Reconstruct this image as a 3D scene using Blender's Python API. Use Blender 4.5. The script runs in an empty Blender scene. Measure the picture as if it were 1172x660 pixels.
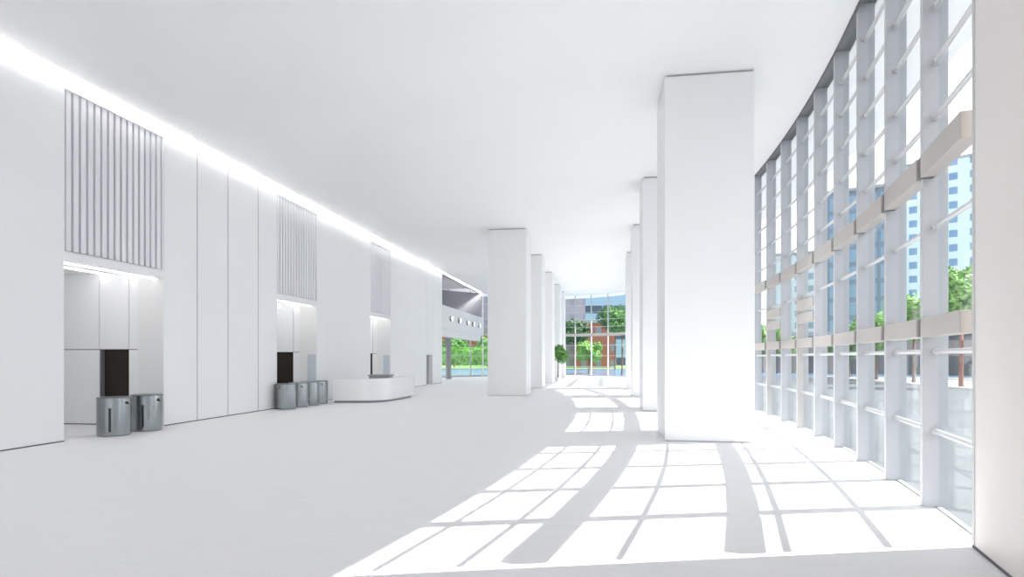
import bpy, bmesh, math, random
from mathutils import Vector, Matrix
random.seed(7)
SC = bpy.context.scene
COL = SC.collection
PI = math.pi

# ------------------------------------------------------------------ materials
def mat(name, col, rough=0.5, metal=0.0, spec=0.5, noise=0.0, nscale=3.0, stretch=(1, 1, 1), bump=0.0, emit=None, estr=0.0):
    m = bpy.data.materials.new(name); m.use_nodes = True
    nt = m.node_tree; b = nt.nodes['Principled BSDF']
    b.inputs['Base Color'].default_value = (*col, 1)
    b.inputs['Roughness'].default_value = rough
    b.inputs['Metallic'].default_value = metal
    b.inputs['Specular IOR Level'].default_value = spec
    if emit:
        b.inputs['Emission Color'].default_value = (*emit, 1)
        b.inputs['Emission Strength'].default_value = estr
    if noise or bump:
        tc = nt.nodes.new('ShaderNodeTexCoord'); mp = nt.nodes.new('ShaderNodeMapping')
        mp.inputs['Scale'].default_value = stretch
        nz = nt.nodes.new('ShaderNodeTexNoise'); nz.inputs['Scale'].default_value = nscale
        nz.inputs['Detail'].default_value = 4
        nt.links.new(tc.outputs['Object'], mp.inputs['Vector']); nt.links.new(mp.outputs['Vector'], nz.inputs['Vector'])
        if noise:
            r = nt.nodes.new('ShaderNodeValToRGB')
            r.color_ramp.elements[0].position = 0.3; r.color_ramp.elements[1].position = 0.7
            r.color_ramp.elements[0].color = (*[max(0, c * (1 - noise)) for c in col], 1)
            r.color_ramp.elements[1].color = (*[min(1, c * (1 + noise)) for c in col], 1)
            nt.links.new(nz.outputs['Fac'], r.inputs['Fac']); nt.links.new(r.outputs['Color'], b.inputs['Base Color'])
        if bump:
            bp = nt.nodes.new('ShaderNodeBump'); bp.inputs['Strength'].default_value = bump; bp.inputs['Distance'].default_value = 0.01
            nt.links.new(nz.outputs['Fac'], bp.inputs['Height']); nt.links.new(bp.outputs['Normal'], b.inputs['Normal'])
    return m

def glass_mat(name, tint, refl=0.06, haze=0.0):
    m = bpy.data.materials.new(name); m.use_nodes = True
    nt = m.node_tree; nt.nodes.remove(nt.nodes['Principled BSDF']); out = nt.nodes['Material Output']
    tr = nt.nodes.new('ShaderNodeBsdfTransparent'); tr.inputs['Color'].default_value = (*tint, 1)
    gl = nt.nodes.new('ShaderNodeBsdfGlossy'); gl.inputs['Roughness'].default_value = 0.02
    fr = nt.nodes.new('ShaderNodeLayerWeight'); fr.inputs['Blend'].default_value = 0.12
    mu = nt.nodes.new('ShaderNodeMath'); mu.operation = 'MULTIPLY'; mu.inputs[1].default_value = refl * 4
    mx = nt.nodes.new('ShaderNodeMixShader')
    nt.links.new(fr.outputs['Facing'], mu.inputs[0]); nt.links.new(mu.outputs[0], mx.inputs['Fac'])
    nt.links.new(tr.outputs[0], mx.inputs[1]); nt.links.new(gl.outputs[0], mx.inputs[2])
    nt.links.new(mx.outputs[0], out.inputs['Surface'])
    return m

def building_mat(name, wall, glass, sx, sz, wx, wz):
    """window grid pattern: u along object X (+Y), v along Z"""
    m = bpy.data.materials.new(name); m.use_nodes = True
    nt = m.node_tree; b = nt.nodes['Principled BSDF']; b.inputs['Roughness'].default_value = 0.6
    tc = nt.nodes.new('ShaderNodeTexCoord'); sp = nt.nodes.new('ShaderNodeSeparateXYZ')
    nt.links.new(tc.outputs['Object'], sp.inputs[0])
    ad = nt.nodes.new('ShaderNodeMath'); ad.operation = 'ADD'
    nt.links.new(sp.outputs['X'], ad.inputs[0]); nt.links.new(sp.outputs['Y'], ad.inputs[1])
    def band(src, per, w):
        d = nt.nodes.new('ShaderNodeMath'); d.operation = 'DIVIDE'; d.inputs[1].default_value = per
        f = nt.nodes.new('ShaderNodeMath'); f.operation = 'FRACT'
        l = nt.nodes.new('ShaderNodeMath'); l.operation = 'LESS_THAN'; l.inputs[1].default_value = w
        nt.links.new(src, d.inputs[0]); nt.links.new(d.outputs[0], f.inputs[0]); nt.links.new(f.outputs[0], l.inputs[0])
        return l.outputs[0]
    u = band(ad.outputs[0], sx, wx); v = band(sp.outputs['Z'], sz, wz)
    mu = nt.nodes.new('ShaderNodeMath'); mu.operation = 'MULTIPLY'
    nt.links.new(u, mu.inputs[0]); nt.links.new(v, mu.inputs[1])
    mx = nt.nodes.new('ShaderNodeMix'); mx.data_type = 'RGBA'
    mx.inputs['A'].default_value = (*wall, 1); mx.inputs['B'].default_value = (*glass, 1)
    nt.links.new(mu.outputs[0], mx.inputs['Factor']); nt.links.new(mx.outputs['Result'], b.inputs['Base Color'])
    return m

M = {}
M['wall'] = mat('white_satin_panel', (.89, .89, .90), .38, spec=.35, noise=.008, nscale=.6)
M['ceil'] = mat('white_plaster', (.88, .875, .87), .8, noise=.01, nscale=.5)
M['column'] = mat('white_column_paint', (.82, .82, .825), .45, spec=.35, noise=.006, nscale=1.2)
M['floor'] = mat('pale_stone_floor', (.82, .815, .825), .5, spec=.25, noise=.018, nscale=2.2, stretch=(.5, 5, 1))
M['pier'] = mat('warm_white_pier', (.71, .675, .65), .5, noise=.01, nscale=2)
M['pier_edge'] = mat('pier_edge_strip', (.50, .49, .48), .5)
M['gap'] = mat('shadow_joint', (.12, .12, .13), .9)
M['reveal'] = mat('grey_reveal', (.45, .45, .46), .8)
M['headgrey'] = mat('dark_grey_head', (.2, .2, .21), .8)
M['fin'] = mat('pale_blue_grey_aluminium', (.475, .48, .505), .42, spec=.5, noise=.01, nscale=2)
M['fin_dark'] = mat('taupe_aluminium', (.46, .44, .43), .45, noise=.01)
M['beam'] = mat('warm_grey_transom', (.43, .40, .375), .5, noise=.01)
M['clip'] = mat('dark_bracket', (.10, .10, .10), .6)
M['rod'] = mat('satin_steel_rod', (.60, .60, .61), .35, metal=.3)
M['glass'] = glass_mat('clear_facade_glass', (.95, .97, .98))
M['louver'] = mat('white_louver_slat', (.82, .82, .85), .45)
M['louver_back'] = mat('grey_louver_backing', (.25, .25, .27), .8)
M['lobby'] = mat('glossy_white_lobby_panel', (.88, .88, .885), .15, spec=.5)
M['lobby_pier'] = mat('cream_lobby_jamb', (.80, .795, .785), .3)
M['lobby_glass'] = mat('blue_grey_lobby_panel', (.55, .61, .67), .15, spec=.6)
M['door'] = mat('dark_bronze_door', (.020, .014, .010), .4, spec=.2, noise=.15, nscale=2, stretch=(6, 1, .3))
M['jamb'] = mat('grey_metal_jamb', (.30, .31, .33), .4, metal=.4)
M['greydoor'] = mat('grey_door', (.30, .30, .31), .6)
def steel():
    m = mat('brushed_steel', (.31, .335, .35), .22, metal=1.0, noise=.09, nscale=5, stretch=(.6, .6, 26))
    b = m.node_tree.nodes['Principled BSDF']; b.inputs['Anisotropic'].default_value = .5
    return m
M['steel'] = steel()
M['steel_dark'] = mat('dark_steel_rim', (.16, .18, .19), .35, metal=.8)
M['black'] = mat('black_slot', (.006, .006, .007), .6)
M['brass'] = mat('brass_lock', (.62, .45, .2), .3, metal=1)
M['desk'] = mat('white_solid_surface', (.88, .88, .89), .2, spec=.45, noise=.004)
M['counter'] = mat('grey_counter', (.30, .31, .33), .35)
M['balcony'] = mat('balcony_white', (.80, .80, .81), .55, noise=.008)
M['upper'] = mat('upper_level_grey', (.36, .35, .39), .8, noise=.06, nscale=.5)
M['lamp_face'] = mat('lamp_diffuser', (.9, .9, .9), .5, emit=(1, 1, 1), estr=1.2)
M['cove'] = mat('cove_strip_light', (1, 1, 1), .5, emit=(1, .99, .97), estr=170)
M['strip'] = mat('soffit_strip_light', (1, 1, 1), .5, emit=(1, 1, 1), estr=6.5)
M['strip_front'] = mat('lintel_strip_light', (1, 1, 1), .5, emit=(1, 1, 1), estr=1.8)
M['greycol'] = mat('mid_grey_column', (.34, .35, .36), .6)
M['bark'] = mat('bark', (.16, .10, .07), .9, noise=.3, nscale=8)
M['bark_red'] = mat('reddish_bark', (.24, .10, .07), .9, noise=.3, nscale=8)
M['leaf1'] = mat('leaf_spring_green', (.20, .42, .07), .6, noise=.45, nscale=.9)
M['leaf2'] = mat('leaf_mid_green', (.10, .27, .05), .6, noise=.45, nscale=.9)
M['leaf3'] = mat('leaf_dark_green', (.05, .13, .035), .6, noise=.45, nscale=.6)
M['pot'] = mat('white_pot', (.8, .8, .8), .4)
M['soil'] = mat('soil', (.05, .035, .025), .9, noise=.3, nscale=20)
M['ground'] = mat('pale_blue_paving', (.068, .078, .086), .6, noise=.35, nscale=.25, stretch=(.3, 1, 1))
M['road'] = mat('asphalt', (.22, .24, .28), .8, noise=.1, nscale=.5)
M['kerb'] = mat('light_kerb', (.62, .60, .57), .8)
M['lawn'] = mat('lawn', (.13, .30, .06), .9, noise=.3, nscale=.4)
M['tower'] = building_mat('white_tower', (.62, .70, .84), (.16, .28, .50), 4.2, 3.6, .42, .5)
M['bluetower'] = building_mat('blue_glass_tower', (.12, .17, .24), (.17, .27, .40), 3.0, 3.6, .8, .72)
M['tower_pale'] = building_mat('pale_block', (.55, .60, .68), (.22, .30, .42), 3.4, 3.4, .5, .5)
M['brick'] = building_mat('red_brick_house', (.30, .09, .06), (.18, .2, .25), 3.0, 3.4, .35, .45)
M['brown'] = building_mat('taupe_shop', (.22, .19, .18), (.06, .07, .08), 4.0, 4.2, .6, .55)
M['office'] = building_mat('blue_office', (.30, .42, .66), (.05, .07, .14), 200., 7.0, .999, .3)
M['lilac'] = building_mat('lilac_block', (.30, .28, .33), (.24, .23, .28), 3.0, 3.4, .5, .5)
M['roofgrey'] = mat('grey_roof', (.3, .3, .32), .8)

# ------------------------------------------------------------------ mesh helpers
class MB:
    def __init__(s): s.v = []; s.f = []
    def add(s, vs, fs):
        o = len(s.v); s.v += [tuple(v) for v in vs]; s.f += [tuple(i + o for i in f) for f in fs]; return s
    def box(s, x0, x1, y0, y1, z0, z1):
        return s.prism([(x0, y0), (x1, y0), (x1, y1), (x0, y1)], z0, z1)
    def obox(s, o, ux, uy, a0, a1, b0, b1, z0, z1):
        P = lambda a, b: (o[0] + ux[0] * a + uy[0] * b, o[1] + ux[1] * a + uy[1] * b)
        return s.prism([P(a0, b0), P(a1, b0), P(a1, b1), P(a0, b1)], z0, z1)
    def prism(s, poly, z0, z1):
        n = len(poly)
        vs = [(x, y, z0) for x, y in poly] + [(x, y, z1) for x, y in poly]
        fs = [tuple(reversed(range(n))), tuple(range(n, 2 * n))]
        fs += [(i, (i + 1) % n, n + (i + 1) % n, n + i) for i in range(n)]
        return s.add(vs, fs)
    def tube(s, pts, rs, n=10, caps=True):
        pts = [Vector(p) for p in pts]; rings = []
        vs = []; fs = []
        for i, p in enumerate(pts):
            t = (pts[min(i + 1, len(pts) - 1)] - pts[max(i - 1, 0)]).normalized()
            a = t.cross(Vector((0, 0, 1)))
            if a.length < 1e-3: a = Vector((1, 0, 0))
            a.normalize(); b = t.cross(a)
            r = rs[i] if isinstance(rs, (list, tuple)) else rs
            for k in range(n):
                an = 2 * PI * k / n
                vs.append(p + a * (r * math.cos(an)) + b * (r * math.sin(an)))
        for i in range(len(pts) - 1):
            for k in range(n):
                fs.append((i * n + k, i * n + (k + 1) % n, (i + 1) * n + (k + 1) % n, (i + 1) * n + k))
        if caps:
            fs.append(tuple(reversed(range(n)))); fs.append(tuple(range((len(pts) - 1) * n, len(pts) * n)))
        return s.add(vs, fs)
    def lathe(s, prof, n=40, c=(0, 0)):
        vs = []; fs = []
        for r, z in prof:
            for k in range(n):
                a = 2 * PI * k / n; vs.append((c[0] + r * math.cos(a), c[1] + r * math.sin(a), z))
        for i in range(len(prof) - 1):
            for k in range(n):
                fs.append((i * n + k, i * n + (k + 1) % n, (i + 1) * n + (k + 1) % n, (i + 1) * n + k))
        fs.append(tuple(reversed(range(n)))); fs.append(tuple(range((len(prof) - 1) * n, len(prof) * n)))
        return s.add(vs, fs)
    def build(s, name, m, parent=None, smooth=False, bevel=0.0, fix=True):
        me = bpy.data.meshes.new(name); me.from_pydata(s.v, [], s.f); me.update()
        if fix:
            bm = bmesh.new(); bm.from_mesh(me); bmesh.ops.recalc_face_normals(bm, faces=bm.faces); bm.to_mesh(me); bm.free()
        me.materials.append(m)
        o = bpy.data.objects.new(name, me); COL.objects.link(o)
        if parent: o.parent = parent
        if smooth:
            for p in me.polygons: p.use_smooth = True
            md = o.modifiers.new('es', 'EDGE_SPLIT'); md.split_angle = math.radians(35)
        if bevel:
            md = o.modifiers.new('bv', 'BEVEL'); md.width = bevel; md.segments = 2; md.limit_method = 'ANGLE'
        return o

def tag(o, label, cat, group=None, kind=None):
    if label: o['label'] = label
    if cat: o['category'] = cat
    if group: o['group'] = group
    if kind: o['kind'] = kind
    return o
def thing(name, label, cat, loc=(0, 0, 0), rz=0, group=None):
    o = bpy.data.objects.new(name, None); COL.objects.link(o); o.location = loc; o.rotation_euler = (0, 0, rz)
    o.empty_display_size = .3
    return tag(o, label, cat, group)
def struct(o, label, cat):
    return tag(o, label, cat, kind='structure')
def copy_tree(o, parent=None):
    c = o.copy(); COL.objects.link(c)
    if parent: c.parent = parent
    for ch in list(o.children): copy_tree(ch, c)
    return c

# ------------------------------------------------------------------ room layout
H = 8.76                                   # ceiling height
WX = -12.7                                 # left wall plane
WT = -13.56                                # its back
CX, CY, R = 5.58 - 70, 22.4, 70.0          # curved glass facade
def arc(phi, r=R): a = math.radians(phi); return (CX + r * math.cos(a), CY + r * math.sin(a))
PH0, PH1, DPH, NB = -12.65, -11.22, 1.52, 19
nodes = [PH0] + [PH1 + DPH * k for k in range(NB)]
def para(x, off=0): return 65.8 - 3.5 * ((x + 5) / 7.2) ** 2 + off
XS = [2.2 - 1.77 * i for i in range(13)]   # end glazing nodes
XEND = XS[-1]

def arcpts(r, p0=PH0, p1=nodes[-1], n=44): return [arc(p0 + (p1 - p0) * i / n, r) for i in range(n + 1)]
AE = arc(nodes[-1])
# floor
fp = [(-19.5, -9), (3.0, -9)] + arcpts(R + .19) + [(2.35, 46), (2.3, para(2.2))]
fp += [(x, para(x, .1)) for x in XS] + [(-19.5, para(XEND))]
struct(MB().prism(fp, -.1, 0).build('floor', M['floor']), 'pale polished stone floor of the hall, striped with sunlight', 'floor')
# ceiling
cp = [(-12.55, -9), (2.9, -9)] + arcpts(R - .04) + [(2.1, 45), (2.1, 62)]
cp += [(x, para(x, -.1)) for x in XS if -12.3 < x < 2] + [(-12.55, para(-12.55, -.1))]
struct(MB().prism(cp, H, H + .10).build('ceiling', M['ceil']), 'flat white ceiling over the whole hall', 'ceiling')
# roof above, with overhang outside the glass
rp = [(-20, -9), (3.2, -9)] + arcpts(R + 2.6, PH0 - 2) + [(5.4, 45), (5.4, 65)]
rp += [(x, para(x, 3.0)) for x in XS] + [(-20, para(XEND, 3))]
struct(MB().prism(rp, 9.3, 9.6).build('roof', M['ceil']), 'white roof slab above the ceiling', 'roof')
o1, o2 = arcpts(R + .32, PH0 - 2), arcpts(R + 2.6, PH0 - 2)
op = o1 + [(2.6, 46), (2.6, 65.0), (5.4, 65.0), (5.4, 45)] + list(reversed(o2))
M['soffit'] = mat('overhang_soffit_glow', (.86, .84, .83), .8, noise=.02, emit=(1, .985, .99), estr=.32)  # slight emission added to brighten the underside; no lamp sits there
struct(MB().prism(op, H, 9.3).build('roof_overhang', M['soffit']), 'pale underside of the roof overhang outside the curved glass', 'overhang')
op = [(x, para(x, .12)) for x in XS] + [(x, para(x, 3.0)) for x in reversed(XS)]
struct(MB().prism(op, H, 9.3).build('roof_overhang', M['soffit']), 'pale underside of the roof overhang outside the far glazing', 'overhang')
# dark head channel over the mullions
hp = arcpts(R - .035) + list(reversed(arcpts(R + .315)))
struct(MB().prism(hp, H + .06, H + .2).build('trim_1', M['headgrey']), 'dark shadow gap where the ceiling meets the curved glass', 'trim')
ip = arcpts(R - .042, n=44) + list(reversed(arcpts(R - .02, n=44)))
struct(MB().prism(ip, H - .03, H + .03).build('trim_2', M['gap']), 'dark edge strip along the ceiling beside the curved glass', 'trim')

# left wall -------------------------------------------------------------
NICHES = [(12.35, 15.61), (21.68, 25.0), (31.15, 34.28)]
SEG = [(-9, 12.35), (15.61, 17.05), (17.05, 18.6), (18.6, 20.4), (20.4, 21.68), (25.0, 31.15), (34.28, 41.6), (43.15, 45.07), (45.07, 45.83)]
wb = MB(); jb = []; g = .019
for a, b in SEG:
    a2 = a + g if a in (17.05, 18.6, 20.4, 45.07, 43.15) else a
    b2 = b - g if b in (17.05, 18.6, 20.4, 45.07, 41.6) else b
    wb.box(WT, WX, a2, b2, 0, 9.3)
wb.box(WT, WX, 41.6 + g, 43.15 - g, 2.2, 9.3)
for a, b in NICHES:
    wb.box(WT, WX, a, b, 8.42, 9.3)                     # head above louver
    wb.box(-13.2, WX, a, b, 4.32, 4.50)                 # lintel lip
    wb.box(WT, -13.2, a, b, 4.45, 8.42)                 # backing mass behind the louver
struct(wb.build('wall_left', M['wall']), 'tall white panelled wall along the left side of the hall', 'wall')
tb = MB()
for y in (17.05, 18.6, 20.4, 41.6, 43.15, 45.07):
    z0 = 2.2 if y in (41.6, 43.15) else 0
    tb.box(WT + .1, WX - .02, y - g, y + g, z0, 9.2)
struct(tb.build('trim_3', M['gap']), 'thin dark vertical joints between the white wall panels', 'trim')
bb = MB()
for a, b in SEG: bb.box(WX, WX + .006, a, b, 0, .028)  # dark strip on the face stands in for the shadow gap below the wall
struct(bb.build('shade_strip_left', M['gap']), 'thin dark line at the foot of the white panelled wall', 'shade_strip')
# cove upstand
struct(MB().box(-12.0, -11.9, -9, para(-11.9, -.2), H + .10, 9.3).build('trim_4', M['ceil']), 'white upstand behind the cove light', 'trim')
cl = MB().box(-12.54, -12.48, -9, 60.9, H + .10, H + .16).build('cove_light', M['cove'])
tag(cl, 'continuous bright strip light in the ceiling cove above the left wall', 'strip light')

# lobby openings
place = ['nearest', 'middle', 'farthest']
for i, (a, b) in enumerate(NICHES):
    p = place[i]
    # near side wall, back wall, soffit
    sm = MB().box(-18.5, WT, a - .3, a, 0, 4.6).box(-18.7, -18.5, a - .3, b + .3, 0, 4.6)
    struct(sm.build('wall_lobby_inner', M['lobby']), f'white inner walls of the {p} lift lobby', 'wall')
    struct(MB().box(-18.5, -13.2, a, b + .3, 4.50, 4.62).build('ceiling_lobby', M['ceil']), f'white lowered ceiling of the {p} lift lobby', 'ceiling')
    # far side wall with panels and a doorway
    q = b; e = .012
    fw = MB()
    fw.box(-16.3, -14.84 - e, q, q + .3, 2.24 + e, 4.50).box(-14.84 + e, -13.85 - e, q, q + .3, 2.24 + e, 4.50)
    fw.box(-13.85 + e, -13.56, q, q + .3, 2.24 + e, 4.50).box(-16.3, -14.84, q, q + .3, 0, 2.24 - e)
    fw.box(-13.85, -13.56, q, q + .3, 0, 2.24 - e).box(-18.5, -16.3, q, q + .3, 0, 4.50)
    struct(fw.build('wall_lobby_far', M['lobby']), f'glossy white panelled far wall inside the {p} lift lobby', 'wall')
    jm = MB().box(-16.3, -14.84 - e, q + .02, q + .1, 2.24 - e, 2.24 + e).box(-13.85 + e, -13.56, q + .02, q + .1, 2.24 - e, 2.24 + e)
    jm.box(-14.84 - e, -14.84 + e, q + .02, q + .1, 2.24 + e, 4.50).box(-13.85 - e, -13.85 + e, q + .02, q + .1, 2.24 + e, 4.50)
    jm.box(-14.84 + e, -13.85 - e, q + .02, q + .1, 2.24, 2.24 + e)
    struct(jm.build(f'trim_{5+i}', M['gap']), f'dark joints between the panels in the {p} lift lobby', 'trim')
    d = MB().box(-14.84, -13.85, q + .14, q + .19, 0, 2.24).build(f'door_{i+1}', M['door'])
    struct(d, f'dark bronze door inside the {p} lift lobby', 'door')
    MB().box(-14.838, -14.80, q, q + .14, 0, 2.24).build('door_jamb', M['jamb'], d)
    struct(MB().box(-13.55, WX - .02, q - .008, q, 0, 4.32).build('trim_%d' % (10 + i), M['lobby_pier']), f'cream jamb lining at the far side of the {p} lobby opening', 'trim')
    if i:
        struct(MB().box(-13.16, WX - .05, q - .014, q - .008, .05, 2.15).build('trim_%d' % (20 + i), M['lobby_glass']), f'blue grey glossy panel on the jamb of the {p} lobby opening', 'trim')
    bl = MB().box(-18.5, -14.86, q - .006, q, 0, .03).build('shade_strip_lobby', M['gap'])  # shade of the gap under the panels, put on as a dark strip
    struct(bl, f'dark line at the foot of the far wall in the {p} lift lobby', 'shade_strip')
    # strip lights
    for k, (x, w) in enumerate([(-13.0, .05), (-13.75, .04), (-14.7, .04)]):
        s = MB().box(x - w, x + w, a + .05, b - .05, 4.285 if k == 0 else 4.47, 4.32 if k == 0 else 4.50).build('soffit_strip_light', M['strip'] if k else M['strip_front'])
        tag(s, f'slim white strip light in the {p} lobby ceiling, ' + ['nearest the hall', 'second from the hall', 'deepest in the lobby'][k], 'strip light', 'lobby ceiling strip lights')
    # louver screen over the opening
    t = thing('louver_screen', ['white vertical louver screen above the nearest lobby, behind two steel drums',
                                'white vertical louver screen above the lobby with four steel drums',
                                'narrow pale louver screen above the lobby behind the reception desk'][i], 'louver screen', (WX, a, 4.50), 0, 'louver screens above the lift lobbies')
    W = b - a; hh = 8.42 - 4.50
    MB().box(-.49, -.30, .01, W - .01, .0, hh).build('back_panel', M['louver_back'], t)
    sl = MB(); n = 15; st = (W - .12) / n
    for k in range(n):
        c = .06 + st * (k + .5)
        sl.box(-.295, -.035, c - st * .33, c + st * .33, .07, hh)
    sl.build('slats', M['louver'], t, bevel=.008)
    fr = MB().box(-.295, -.02, .0, .045, 0, hh).box(-.295, -.02, W - .045, W, 0, hh).box(-.295, -.02, .045, W - .045, 0, .05)
    fr.build('frame', M['louver'], t)
# grey doorway toward the far end
d = MB().box(WX - .35, WX - .30, 41.6, 43.15, 0, 2.2).build('door_4', M['greydoor'])
struct(d, 'plain grey doorway in the left wall near the balcony', 'door')

# right wall pier ---------------------------------------------------------
pa = arc(PH0 - .10); ux = (-math.sin(math.radians(PH0)), math.cos(math.radians(PH0))); ur = (math.cos(math.radians(PH0)), math.sin(math.radians(PH0)))
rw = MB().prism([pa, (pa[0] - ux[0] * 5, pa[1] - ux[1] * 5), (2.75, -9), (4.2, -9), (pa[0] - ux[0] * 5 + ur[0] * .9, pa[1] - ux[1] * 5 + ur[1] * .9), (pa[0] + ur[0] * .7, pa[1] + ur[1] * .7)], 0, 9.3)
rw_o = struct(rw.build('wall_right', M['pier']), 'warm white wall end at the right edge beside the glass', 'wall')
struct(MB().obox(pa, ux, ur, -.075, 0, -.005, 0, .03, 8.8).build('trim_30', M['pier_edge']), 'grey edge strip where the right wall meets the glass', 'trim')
struct(MB().obox(pa, ux, ur, -5, 0, -.006, 0, 0, .03).build('shade_strip_right', M['gap']), 'dark line at the foot of the right wall', 'shade_strip')  # shaded reveal under the pier imitated by a dark surface strip
# wall joining the curved facade and the far glazing (behind the columns)
# curved glass facade ------------------------------------------------------
ZR = [1.02, 2.08, 3.74, 5.20, 5.93, 6.66, 7.39, 8.12]
ZB = [(2.27, 2.52), (4.38, 4.68)]
TAUPE = (5, 7)
ORD = 'first second third fourth fifth sixth seventh eighth ninth tenth eleventh twelfth thirteenth fourteenth fifteenth sixteenth seventeenth eighteenth nineteenth twentieth'.split()
for i in range(len(nodes) - 1):
    p0, p1 = arc(nodes[i]), arc(nodes[i + 1])
    L = math.hypot(p1[0] - p0[0], p1[1] - p0[1]); u = ((p1[0] - p0[0]) / L, (p1[1] - p0[1]) / L); n = (u[1], -u[0])
    ga = .05 if i == 0 else .0
    w = MB().obox(p0, u, n, ga, L - .05, .175, .19, 0.0, 8.82).build(f'window_{i+1}', M['glass'])
    struct(w, f'tall glass bay of the curved facade, {ORD[i]} from the right wall', 'window')
    fm = M['fin']
    MB().obox(p0, u, n, L - .06, L + .06, 0, .29, 0, 8.82).build('mullion', fm, w, bevel=.004)
    if i in TAUPE: MB().obox(p0, u, n, L - .085, L - .06, .0, .17, 0, 3.7).build('door_post', M['fin_dark'], w)
    for z0, z1 in ZB:
        t = MB().obox(p0, u, n, ga, L - .20, -.06, .13, z0, z1).build('transom', M['beam'], w, bevel=.006)
        MB().obox(p0, u, n, L - .20, L - .06, -.045, .12, z0 + .012, z1 - .012).build('bracket', M['clip'], t)
    if i in (5, 7):
        for z0, z1 in ((2.95, 3.20), (3.32, 3.58)):
            MB().obox(p0, u, n, 0.05, L - .06, -.03, .13, z0, z1).build('transom', M['beam'], w, bevel=.006)
    for z in ZR:
        a = (p0[0] + n[0] * .14 + u[0] * (ga + .02), p0[1] + n[1] * .14 + u[1] * (ga + .02), z)
        b = (p0[0] + n[0] * .14 + u[0] * (L - .05), p0[1] + n[1] * .14 + u[1] * (L - .05), z)
        c = (p0[0] + n[0] * .14 + u[0] * (L - .12), p0[1] + n[1] * .14 + u[1] * (L - .12), z)
        MB().tube([a, b], .035, 10).tube([c, b], .048, 10).build('glazing_rod', M['rod'], w, smooth=True)
    MB().obox(p0, u, n, ga, L - .05, .15, .21, 0, .02).build('sill', M['reveal'], w)

# straight glass run behind the columns
YS = [AE[1] + (para(2.2) - .15 - AE[1]) * k / 10 for k in range(11)]
for i in range(10):
    w = MB().box(2.37, 2.385, YS[i], YS[i + 1] - .06, 0, 8.82).build(f'window_{41+i}', M['glass'])
    struct(w, f'glass bay of the straight run behind the columns, {ORD[i]} past the curve', 'window')
    MB().box(2.2, 2.49, YS[i + 1] - .06, YS[i + 1] + .06, 0, 8.82).build('mullion', M['fin'], w)
    for z0, z1 in ZB: MB().box(2.18, 2.36, YS[i] + .06, YS[i + 1] - .06, z0, z1).build('transom', M['beam'], w)
# far glazing ----------------------------------------------------------------
for i in range(len(XS) - 1):
    p0 = (XS[i], para(XS[i])); p1 = (XS[i + 1], para(XS[i + 1]))
    L = math.hypot(p1[0] - p0[0], p1[1] - p0[1]); u = ((p1[0] - p0[0]) / L, (p1[1] - p0[1]) / L); n = (u[1], -u[0])
    if n[1] < 0: n = (-n[0], -n[1])
    w = MB().obox(p0, u, n, 0, L - .045, .03, .045, 0, 8.9).build(f'window_{21+i}', M['glass'])
    struct(w, f'glass bay of the far end glazing, {ORD[i]} from its right end', 'window')
    MB().obox(p0, u, n, L - .035, L + .035, -.05, .1, 0, 8.9).build('mullion', M['fin'], w)
    MB().obox(p0, u, n, 0, L - .045, -.05, .02, 4.3, 4.62).build('transom', M['beam'], w)
    MB().obox(p0, u, n, 0, L - .045, -.05, .02, 0, .12).build('sill', M['beam'], w)
    for z in (1.02, 2.2, 3.3, 5.3, 6.1, 6.9, 7.7):
        MB().obox(p0, u, n, 0, L - .045, -.03, .02, z - .018, z + .018).build('glazing_rod', M['rod'], w)

# columns ---------------------------------------------------------------------
def make_column():
    t = thing('square_column', '', 'column', (0, 0, 0))
    MB().box(0, 2.05, 0, 2.05,   .022, 8.70).build('shaft', M['column'], t, bevel=.012)
    MB().box(.05, 2.0, .05, 2.0, 0, .022).build('base_reveal', M['reveal'], t)
    MB().box(  .05, 2.0, .05, 2.0, 8.70, H).build('top_reveal', M['reveal'], t)
    return t
CL = [(1.44, 14.6, 'huge white square column standing among the sun patches, nearest the camera'),
      (1.44, 22.7, 'white square column directly behind the nearest one, by the curved glass'),
      (1.44, 30.7, 'white square column, third in the row beside the curved glass'),
      (1.44, 38.7, 'narrow sliver of white column, last in the row beside the curved glass'),
      (-6.04, 30.7, 'wide white square column in mid hall, nearest of the row behind the reception desk'),
      (-6.04, 38.7, 'white square column just behind the wide mid hall column'),
      (-6.04, 46.7, 'white square column, third of the mid hall row, left of the potted tree'),
      (-6.04, 54.7, 'slim looking white column behind the potted tree'),
      (-6.04, 61.0, 'white column touching the left edge of the far glazing view')]
c0 = make_column()
for k, (x, y, lab) in enumerate(CL):
    c = c0 if k == 0 else copy_tree(c0)
    c.location = (x, y, 0); c['label'] = lab; c['group'] = 'square hall columns'

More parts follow.
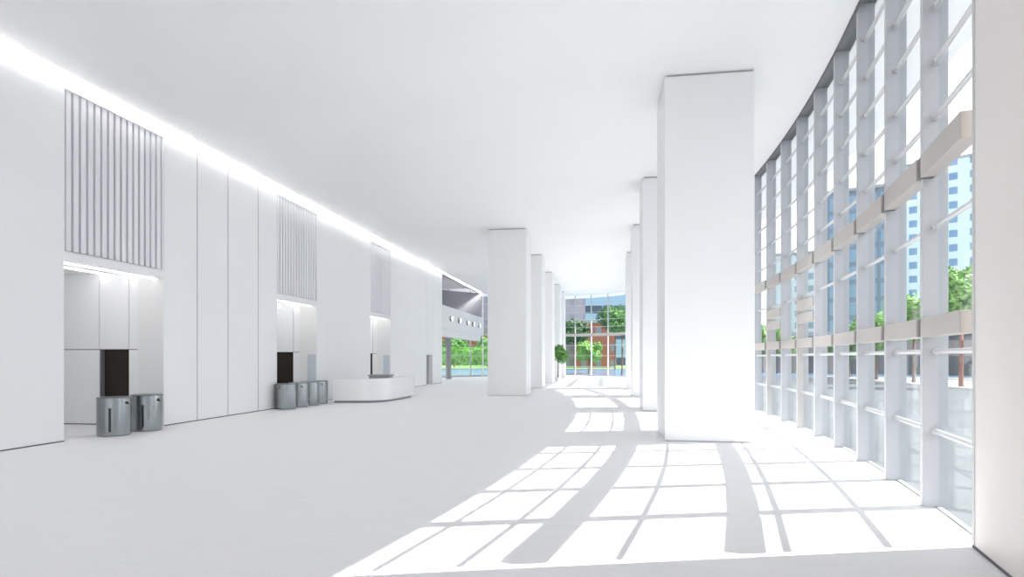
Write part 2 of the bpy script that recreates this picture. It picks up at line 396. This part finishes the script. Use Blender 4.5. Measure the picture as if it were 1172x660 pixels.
# turnstile drums -----------------------------------------------------------------
def make_drum():
    t = thing('turnstile_drum', '', 'turnstile')
    r = .38
    MB().lathe([(r, .02), (r, .96)], 56).build('body', M['steel'], t, smooth=True)
    MB().lathe([(r - .015, 0), (r - .015, .02)], 48).build('plinth', M['steel_dark'], t, smooth=True)
    MB().lathe([(r + .006, .96), (r + .006, .985), (r - .03, .99)], 56).build('top_rim', M['steel_dark'], t, smooth=True)
    # dark vertical slot on the side facing the hall, following the cylinder
    s = MB(); n = 4; aw = math.radians(4.2)
    vs = []; fs = []
    for k in range(n + 1):
        a = -aw + 2 * aw * k / n
        for rr in (r - .01, r + .004):
            for z in (.12, .72):
                vs.append((rr * math.cos(a), rr * math.sin(a), z))
    for k in range(n):
        b = k * 4; c = b + 4
        fs += [(b + 2, b + 3, c + 3, c + 2), (b, c, c + 1, b + 1), (b + 1, c + 1, c + 3, b + 3), (b, b + 2, c + 2, c)]
    fs += [(0, 1, 3, 2), (n * 4, n * 4 + 2, n * 4 + 3, n * 4 + 1)]
    s.add(vs, fs).build('slot', M['black'], t)
    la = math.radians(62)
    p = Vector((math.cos(la), math.sin(la), 0))
    l = MB().tube([p * (r - .01) + Vector((0, 0, .84)), p * (r + .05) + Vector((0, 0, .84))], .035, 14).build('lock', M['black'], t, smooth=True)
    MB().tube([p * (r + .05) + Vector((0, 0, .85)), p * (r + .06) + Vector((0, 0, .85))], .02, 12).build('lock_face', M['brass'], l, smooth=True)
    return t
d0 = make_drum()
DR = [(-12.50, 13.60, 'brushed steel turnstile drum with dark slot, larger and nearer of the pair'),
      (-12.46, 14.66, 'brushed steel turnstile drum, farther one of the pair at the nearest lobby'),
      (-12.28, 21.62, 'steel turnstile drum nearest the camera in the row of four'),
      (-12.28, 22.58, 'steel turnstile drum, second in the row of four at the middle lobby'),
      (-12.27, 23.50, 'steel turnstile drum, third in the row of four at the middle lobby'),
      (-12.30, 24.36, 'steel turnstile drum closest to the white reception desk')]
for k, (x, y, lab) in enumerate(DR):
    d = d0 if k == 0 else copy_tree(d0)
    d.location = (x, y, 0); d['label'] = lab
    d['group'] = 'turnstiles at the nearest lobby' if k < 2 else 'turnstiles at the middle lobby'
    # slot faces a little right of its line to the hall
    d.rotation_euler.z = math.atan2(-y, -x) + math.radians((-14, -14, -105, -42, -110, -42)[k])

# reception desk -------------------------------------------------------------------
t = thing('reception_desk', 'long white curved reception desk with rounded corner and shadowed base', 'desk', (-9.55, 25.0, 0))
def desk_path(off):
    pts = [(-2.25, -.33 + off), (-1.6, -.20 + off)]
    cx, cy, rr = -1.25, 1.10, 1.25 - off
    for k in range(25):
        a = -PI / 2 + .12 + (PI / 2 - .12) * k / 24; pts.append((cx + rr * math.cos(a), cy + rr * math.sin(a) - (.0)))
    pts.append((0 - off, 3.9))
    cx, cy, rr = -.55, 4.1, .55 - off
    for k in range(11):
        a = (PI / 2) * k / 10; pts.append((cx + rr * math.cos(a), cy + rr * math.sin(a)))
    pts.append((-.9, 4.65 - off))
    return pts
def shell(o1, o2, z0, z1): return MB().prism(desk_path(o1) + list(reversed(desk_path(o2))), z0, z1)
shell(0, .32, .10, 1.06).build('front_panel', M['desk'], t, smooth=True, bevel=.01)
shell(.16, .30, 0, .10).build('plinth', M['counter'], t)
shell(.32, .85, .70, .74).build('worktop', M['counter'], t)
t = thing('back_counter', 'low grey counter standing behind the white reception desk', 'counter', (-11.0, 28.4, 0))
MB().box(-.55, .5, -.25, .25, 0, 1.10).build('cabinet', M['counter'], t)
MB().box(-.6, .55, -.3, .3, 1.10, 1.15).build('top', M['jamb'], t)
MB().box(-.5, .1, -.255, -.25, .1, 1.0).build('door', M['greydoor'], t); MB().box(.12, .47, -.255, -.25, .1, 1.0).build('door', M['greydoor'], t)

# mezzanine ----------------------------------------------------------------------
def mz(x, d=0): return para(x, -.35)
my0 = 45.83
poly = [(-12.78, my0), (-12.78, mz(-12.78)), (-14, mz(-14)), (-16, mz(-16)), (-17.5, mz(-17.5)), (-18.9, mz(-18.9)), (-18.9, my0)]
struct(MB().prism(poly, 4.05, 4.36).build('floor_mezzanine', M['balcony']), 'white mezzanine slab beyond the left wall', 'floor')
struct(MB().box(-12.78, -12.68, my0, mz(-12.68), 4.33, 6.15).build('balustrade', M['balcony']), 'solid white balcony front set with round lamps', 'balcony')
struct(MB().box(-12.84, -12.66, my0, mz(-12.68), 6.15, 6.2).build('trim_31', M['column']), 'white coping on the balcony front', 'trim')
struct(MB().box(-13.3, -12.72, my0, mz(-13.3), 3.72, 4.05).build('trim_32', M['column']), 'white edge beam under the balcony', 'trim')
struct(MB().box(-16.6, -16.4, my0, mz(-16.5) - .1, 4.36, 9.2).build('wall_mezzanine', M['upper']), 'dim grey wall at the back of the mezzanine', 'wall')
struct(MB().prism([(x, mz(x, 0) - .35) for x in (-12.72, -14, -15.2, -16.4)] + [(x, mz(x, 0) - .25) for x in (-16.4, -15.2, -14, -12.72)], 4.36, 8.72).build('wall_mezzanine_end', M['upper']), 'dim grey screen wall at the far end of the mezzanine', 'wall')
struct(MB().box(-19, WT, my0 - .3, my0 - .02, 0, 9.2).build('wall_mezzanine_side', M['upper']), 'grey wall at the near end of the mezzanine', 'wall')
struct(MB().box(-16.4, -12.95, my0, mz(-16.4), 8.72, 8.8).build('ceiling_mezzanine', M['balcony']), 'ceiling over the mezzanine', 'ceiling')
struct(MB().box(-13.1, -12.72, my0, mz(-13.1), 8.72, 9.3).build('trim_33', M['wall']), 'white bulkhead carrying the cove light past the balcony', 'trim')
def make_lamp():
    t = thing('round_wall_lamp', '', 'lamp')
    MB().tube([(0, 0, 0), (.16, 0, 0)], .22, 24).build('housing', M['steel_dark'], t, smooth=True)
    MB().tube([(.16, 0, 0), (.21, 0, 0)], [.20, .16], 24).build('lamp_face', M['lamp_face'], t, smooth=True)
    return t
l0 = make_lamp()
for k, y in enumerate([48.3, 51.2, 54.4, 56.8, 59.6]):
    l = l0 if k == 0 else copy_tree(l0)
    l.location = (-12.68, y, 5.25); l['group'] = 'round lamps on the balcony front'
    l['label'] = ['first', 'second', 'third', 'fourth', 'fifth'][k] + ' round white lamp along the balcony front, counted from the long wall'
pc = thing('round_post', 'grey round post standing under the balcony', 'post', (-14.35, 54.0, 0))
MB().lathe([(.26, .03), (.26, 4.05)], 24).build('shaft', M['greycol'], pc, smooth=True)
MB().lathe([(.32, 0), (.32, .03)], 24).build('base', M['greycol'], pc, smooth=True)
sp = thing('slim_post', 'slim white post at the far end of the balcony front', 'post', (-12.6, mz(-12.6) - .1, 0))
MB().box(-.06, .06, -.06, .06, 0, H).build('shaft', M['column'], sp); MB().box(-.09, .09, -.09, .09, 0, .01).build('base_plate', M['column'], sp)

# ------------------------------------------------------------------ plants
def leaf_cloud(blobs, n, size, rng):
    mb = MB()
    tot = sum(b[3] ** 2 for b in blobs)
    for (x, y, z, r) in blobs:
        for _ in range(int(n * r * r / tot)):
            d = Vector((rng.gauss(0, 1), rng.gauss(0, 1), rng.gauss(0, 1))).normalized()
            p = Vector((x, y, z)) + d * r * (rng.random() ** .35)
            a = Vector((rng.gauss(0, 1), rng.gauss(0, 1), rng.gauss(0, .6))).normalized()
            b = (a.cross(d + Vector((.01, .02, .03)))).normalized()
            s = size * rng.uniform(.6, 1.3)
            mb.add([p - a * s, p + b * s * .45, p + a * s, p - b * s * .45], [(0, 1, 2, 3)])
    return mb
def tree(name, label, cat, loc, h, cr, leaf, bark, seed, n=2600, size=.16, group=None, squash=.9, trunk=.12):
    rng = random.Random(seed)
    t = thing(name, label, cat, loc, 0, group)
    zc = h - cr * squash
    blobs = [(0, 0, zc, cr * .62)]
    for k in range(9):
        a = 2 * PI * k / 9 + rng.uniform(-.3, .3); rr = cr * rng.uniform(.42, .62)
        blobs.append((rr * math.cos(a), rr * math.sin(a), zc + cr * squash * rng.uniform(-.45, .5), cr * rng.uniform(.34, .48)))
    leaf_cloud(blobs, n, size, rng).build('crown', leaf, t, fix=False)
    tr = MB().tube([(0, 0, 0), (.03, .02, zc * .5), (0, 0, zc), (0, 0, zc + cr * .4)], [trunk * 1.25, trunk, trunk * .8, trunk * .3], 9)
    for k in range(5):
        a = 2 * PI * k / 5 + rng.uniform(-.3, .3)
        tr.tube([(0, 0, zc * .85), (cr * .3 * math.cos(a), cr * .3 * math.sin(a), zc), (cr * .55 * math.cos(a), cr * .55 * math.sin(a), zc + cr * .3)], [trunk * .5, trunk * .35, trunk * .15], 6)
    tr.build('trunk', bark, t, smooth=True)
    return t
TH = math.atan(105 / 680); CT, ST = math.cos(TH), math.sin(TH)
def bearing(px, d):                        # ground point at a bearing and depth from the viewpoint
    xc = (px - 586) * d / 680; return (xc * CT - d * ST, xc * ST + d * CT)

# potted tree indoors
x, y = bearing(638.5, 50.5)
t = tree('potted_tree', 'small round headed green tree in a low white pot by the mid hall columns', 'potted tree', (x, y, .28), 2.95, 1.02, M['leaf2'], M['bark'], 3, 2600, .11, trunk=.045)
MB().lathe([(.22, -.28), (.30, .04), (.27, .04), (.26, -.02)], 24).build('pot', M['pot'], t, smooth=True)
MB().lathe([(.255, -.04), (.255, 0)], 20).build('soil', M['soil'], t)

# ------------------------------------------------------------------ outside
GZ = -.12
struct(MB().box(-260, 340, -60, 420, GZ - .1, GZ).build('ground', M['ground']), 'pale blue grey paving outside the glass', 'ground')
struct(MB().box(-140, 120, 112, 180, GZ, GZ + .03).build('lawn', M['lawn']), 'green lawn beyond the far glazing', 'lawn')
M['water'] = mat('blue_water', (.15, .24, .38), .15, spec=.5, bump=.15, nscale=1.5)
struct(MB().box(-60, 40, 70, 111, GZ, GZ + .02).build('water', M['water']), 'blue water basin beyond the far glazing', 'water')
struct(MB().box(24, 33, -40, 69, GZ, GZ + .01).build('road', M['road']), 'street running outside the curved glass', 'road')
struct(MB().box(23.6, 24, -40, 69, GZ, GZ + .14).build('kerb', M['kerb']), 'light kerb on the near side of the street', 'kerb')
struct(MB().box(33, 33.4, -40, 69, GZ, GZ + .14).build('kerb', M['kerb']), 'light kerb on the far side of the street', 'kerb')

OUT = [('leafy_tree', 'bright green street tree with reddish trunk seen in the glass bay by the right wall', 1100, 42, 8.9, 2.6, 'leaf1', 'bark_red'),
       ('leafy_tree', 'bright green street tree in the second glass bay from the right wall', 1046, 50, 7.6, 2.6, 'leaf1', 'bark'),
       ('leafy_tree', 'green street tree in the third glass bay from the right wall', 1003, 56, 6.4, 2.5, 'leaf1', 'bark'),
       ('leafy_tree', 'green tree low behind the fourth glass bay from the right wall', 972, 62, 5.2, 2.3, 'leaf2', 'bark'),
       ('leafy_tree', 'green tree beyond the distant bays of the curved glass', 885, 62, 6.0, 2.4, 'leaf1', 'bark'),
       ('leafy_tree', 'bright green tree outside the far glazing beside the potted tree', 674, 78, 4.6, 1.9, 'leaf1', 'bark'),
       ('leafy_tree', 'tall dark green tree at the right side of the far glazing', 712, 74, 8.6, 2.3, 'leaf2', 'bark'),
       ('leafy_tree', 'dark green tree behind the brick house at the far glazing', 704, 105, 11.5, 3.4, 'leaf3', 'bark'),
       ('leafy_tree', 'dark green tree left of the brick house at the far glazing', 658, 109, 10.0, 3.4, 'leaf3', 'bark'),
       ('leafy_tree', 'green tree on the lawn, seen under the balcony beside the grey post', 520, 128, 6.6, 3.6, 'leaf2', 'bark'),
       ('leafy_tree', 'green tree on the lawn, seen under the balcony at its left end', 486, 132, 6.0, 3.2, 'leaf3', 'bark'),
       ('leafy_tree', 'green tree on the lawn, seen under the balcony at its right end', 558, 132, 7.2, 3.2, 'leaf2', 'bark'),
       ('leafy_tree', 'green tree seen right of the balcony end', 606, 118, 8.6, 3.5, 'leaf3', 'bark')]
for k, (nm, lab, px, d, h, cr, lf, bk) in enumerate(OUT):
    x, y = bearing(px, d)
    tree(nm, lab, 'tree', (x, y, GZ), h, cr, M[lf], M[bk], 20 + k, 3200, .09 * cr + .02, 'trees outside', .85 if h > cr * 2.2 else .6, .05 * cr)

def building(name, lab, px, d, w, dep, h, m, rot, roof=True):
    x, y = bearing(px, d)
    t = thing(name, lab, 'building', (x, y, GZ), rot)
    MB().box(-w / 2, w / 2, 0, dep, 0, h).build('walls', m, t)
    if roof: MB().box(-w / 2 - .3, w / 2 + .3, -.3, dep + .3, h, h + .6).build('roof', M['roofgrey'], t)
    return t
building('apartment_tower', 'tall white tower with blue windows behind the nearest glass bays', 1086, 150, 26, 26, 52, M['tower'], math.radians(-30))
building('office_tower', 'dark blue glass tower between the white tower and the column', 988, 120, 13, 14, 36, M['bluetower'], math.radians(-24))
building('office_block', 'pale low block with windows left of the blue glass tower', 925, 165, 20, 18, 31, M['tower_pale'], math.radians(-20))
building('shop_row', 'dark taupe low shop building across the street', 1040, 74, 46, 8, 5.0, M['brown'], math.radians(-28))
building('brick_house', 'red brick building beyond the far glazing', 682, 122, 8, 10, 9.2, M['brick'], math.radians(6))
building('office_building', 'long blue office building with dark window bands beyond the far glazing', 690, 160, 44, 20, 26, M['office'], math.radians(9))
building('grey_block', 'plain lilac grey building behind the trees at the left side of the far glazing', 652, 134, 7, 10, 16, M['lilac'], math.radians(8))
building('grey_block', 'lilac grey building seen right of the balcony end', 556, 200, 34, 10, 23, M['lilac'], math.radians(8))
rng = random.Random(5)
hx, hy = bearing(545, 114)
t = thing('clipped_hedge', 'long green hedge beyond the water basin, seen under the balcony', 'hedge', (hx, hy, GZ), TH)
hb = MB()
for _ in range(7000):
    p = Vector((rng.uniform(-13, 12), rng.uniform(-.7, .7), rng.uniform(.1, 1) ** .7 * 3.9 + rng.uniform(-.2, .3)))
    a = Vector((rng.gauss(0, 1), rng.gauss(0, .6), rng.gauss(0, 1))).normalized(); b = a.cross(Vector((.2, 1, .1))).normalized()
    q = rng.uniform(.18, .36); hb.add([p - a * q, p + b * q * .5, p + a * q, p - b * q * .5], [(0, 1, 2, 3)])
hb.build('foliage', M['leaf1'], t, fix=False)
building('brick_house', 'low red brick terrace behind the lawn trees under the balcony', 512, 172, 36, 8, 9.4, M['brick'], math.radians(9))

# ------------------------------------------------------------------ light, sky, camera
w = bpy.data.worlds.new('sky'); SC.world = w; w.use_nodes = True
nt = w.node_tree; bg = nt.nodes['Background']
tc = nt.nodes.new('ShaderNodeTexCoord'); sx = nt.nodes.new('ShaderNodeSeparateXYZ'); rp = nt.nodes.new('ShaderNodeValToRGB')
nt.links.new(tc.outputs['Generated'], sx.inputs[0]); nt.links.new(sx.outputs['Z'], rp.inputs['Fac']); nt.links.new(rp.outputs['Color'], bg.inputs['Color'])
e = rp.color_ramp.elements
e[0].position = 0.0; e[0].color = (.96, .98, 1, 1)
e[1].position = 0.7; e[1].color = (.90, .95, 1, 1)
e2 = rp.color_ramp.elements.new(.25); e2.color = (.955, .985, 1.0, 1)
bg.inputs['Strength'].default_value = 1.4

sd = bpy.data.lights.new('sun', 'SUN'); so = bpy.data.objects.new('sun', sd); COL.objects.link(so)
sd.energy = 9.5; sd.angle = math.radians(.35); sd.color = (1, .975, .94)
so.rotation_euler = Vector((-.960, -.280, -.923)).to_track_quat('-Z', 'Y').to_euler()
so.location = (40, 30, 40)

cam = bpy.data.cameras.new('camera'); co = bpy.data.objects.new('camera', cam); COL.objects.link(co)
co.location = (0, 0, 2.0); co.rotation_euler = (PI / 2, 0, TH)
cam.sensor_width = 36; cam.lens = 680 / 1172 * 36; cam.shift_y = 79 / 1172
cam.clip_end = 2000; cam.clip_start = .05
SC.camera = co

SC.view_settings.view_transform = 'Standard'
SC.view_settings.exposure = 0.60
SC.view_settings.gamma = 1.07
cy = SC.cycles
cy.max_bounces = 14; cy.diffuse_bounces = 10; cy.glossy_bounces = 4; cy.transparent_max_bounces = 24
cy.use_denoising = True; cy.sample_clamp_indirect = 10
cy.caustics_reflective = False; cy.caustics_refractive = False
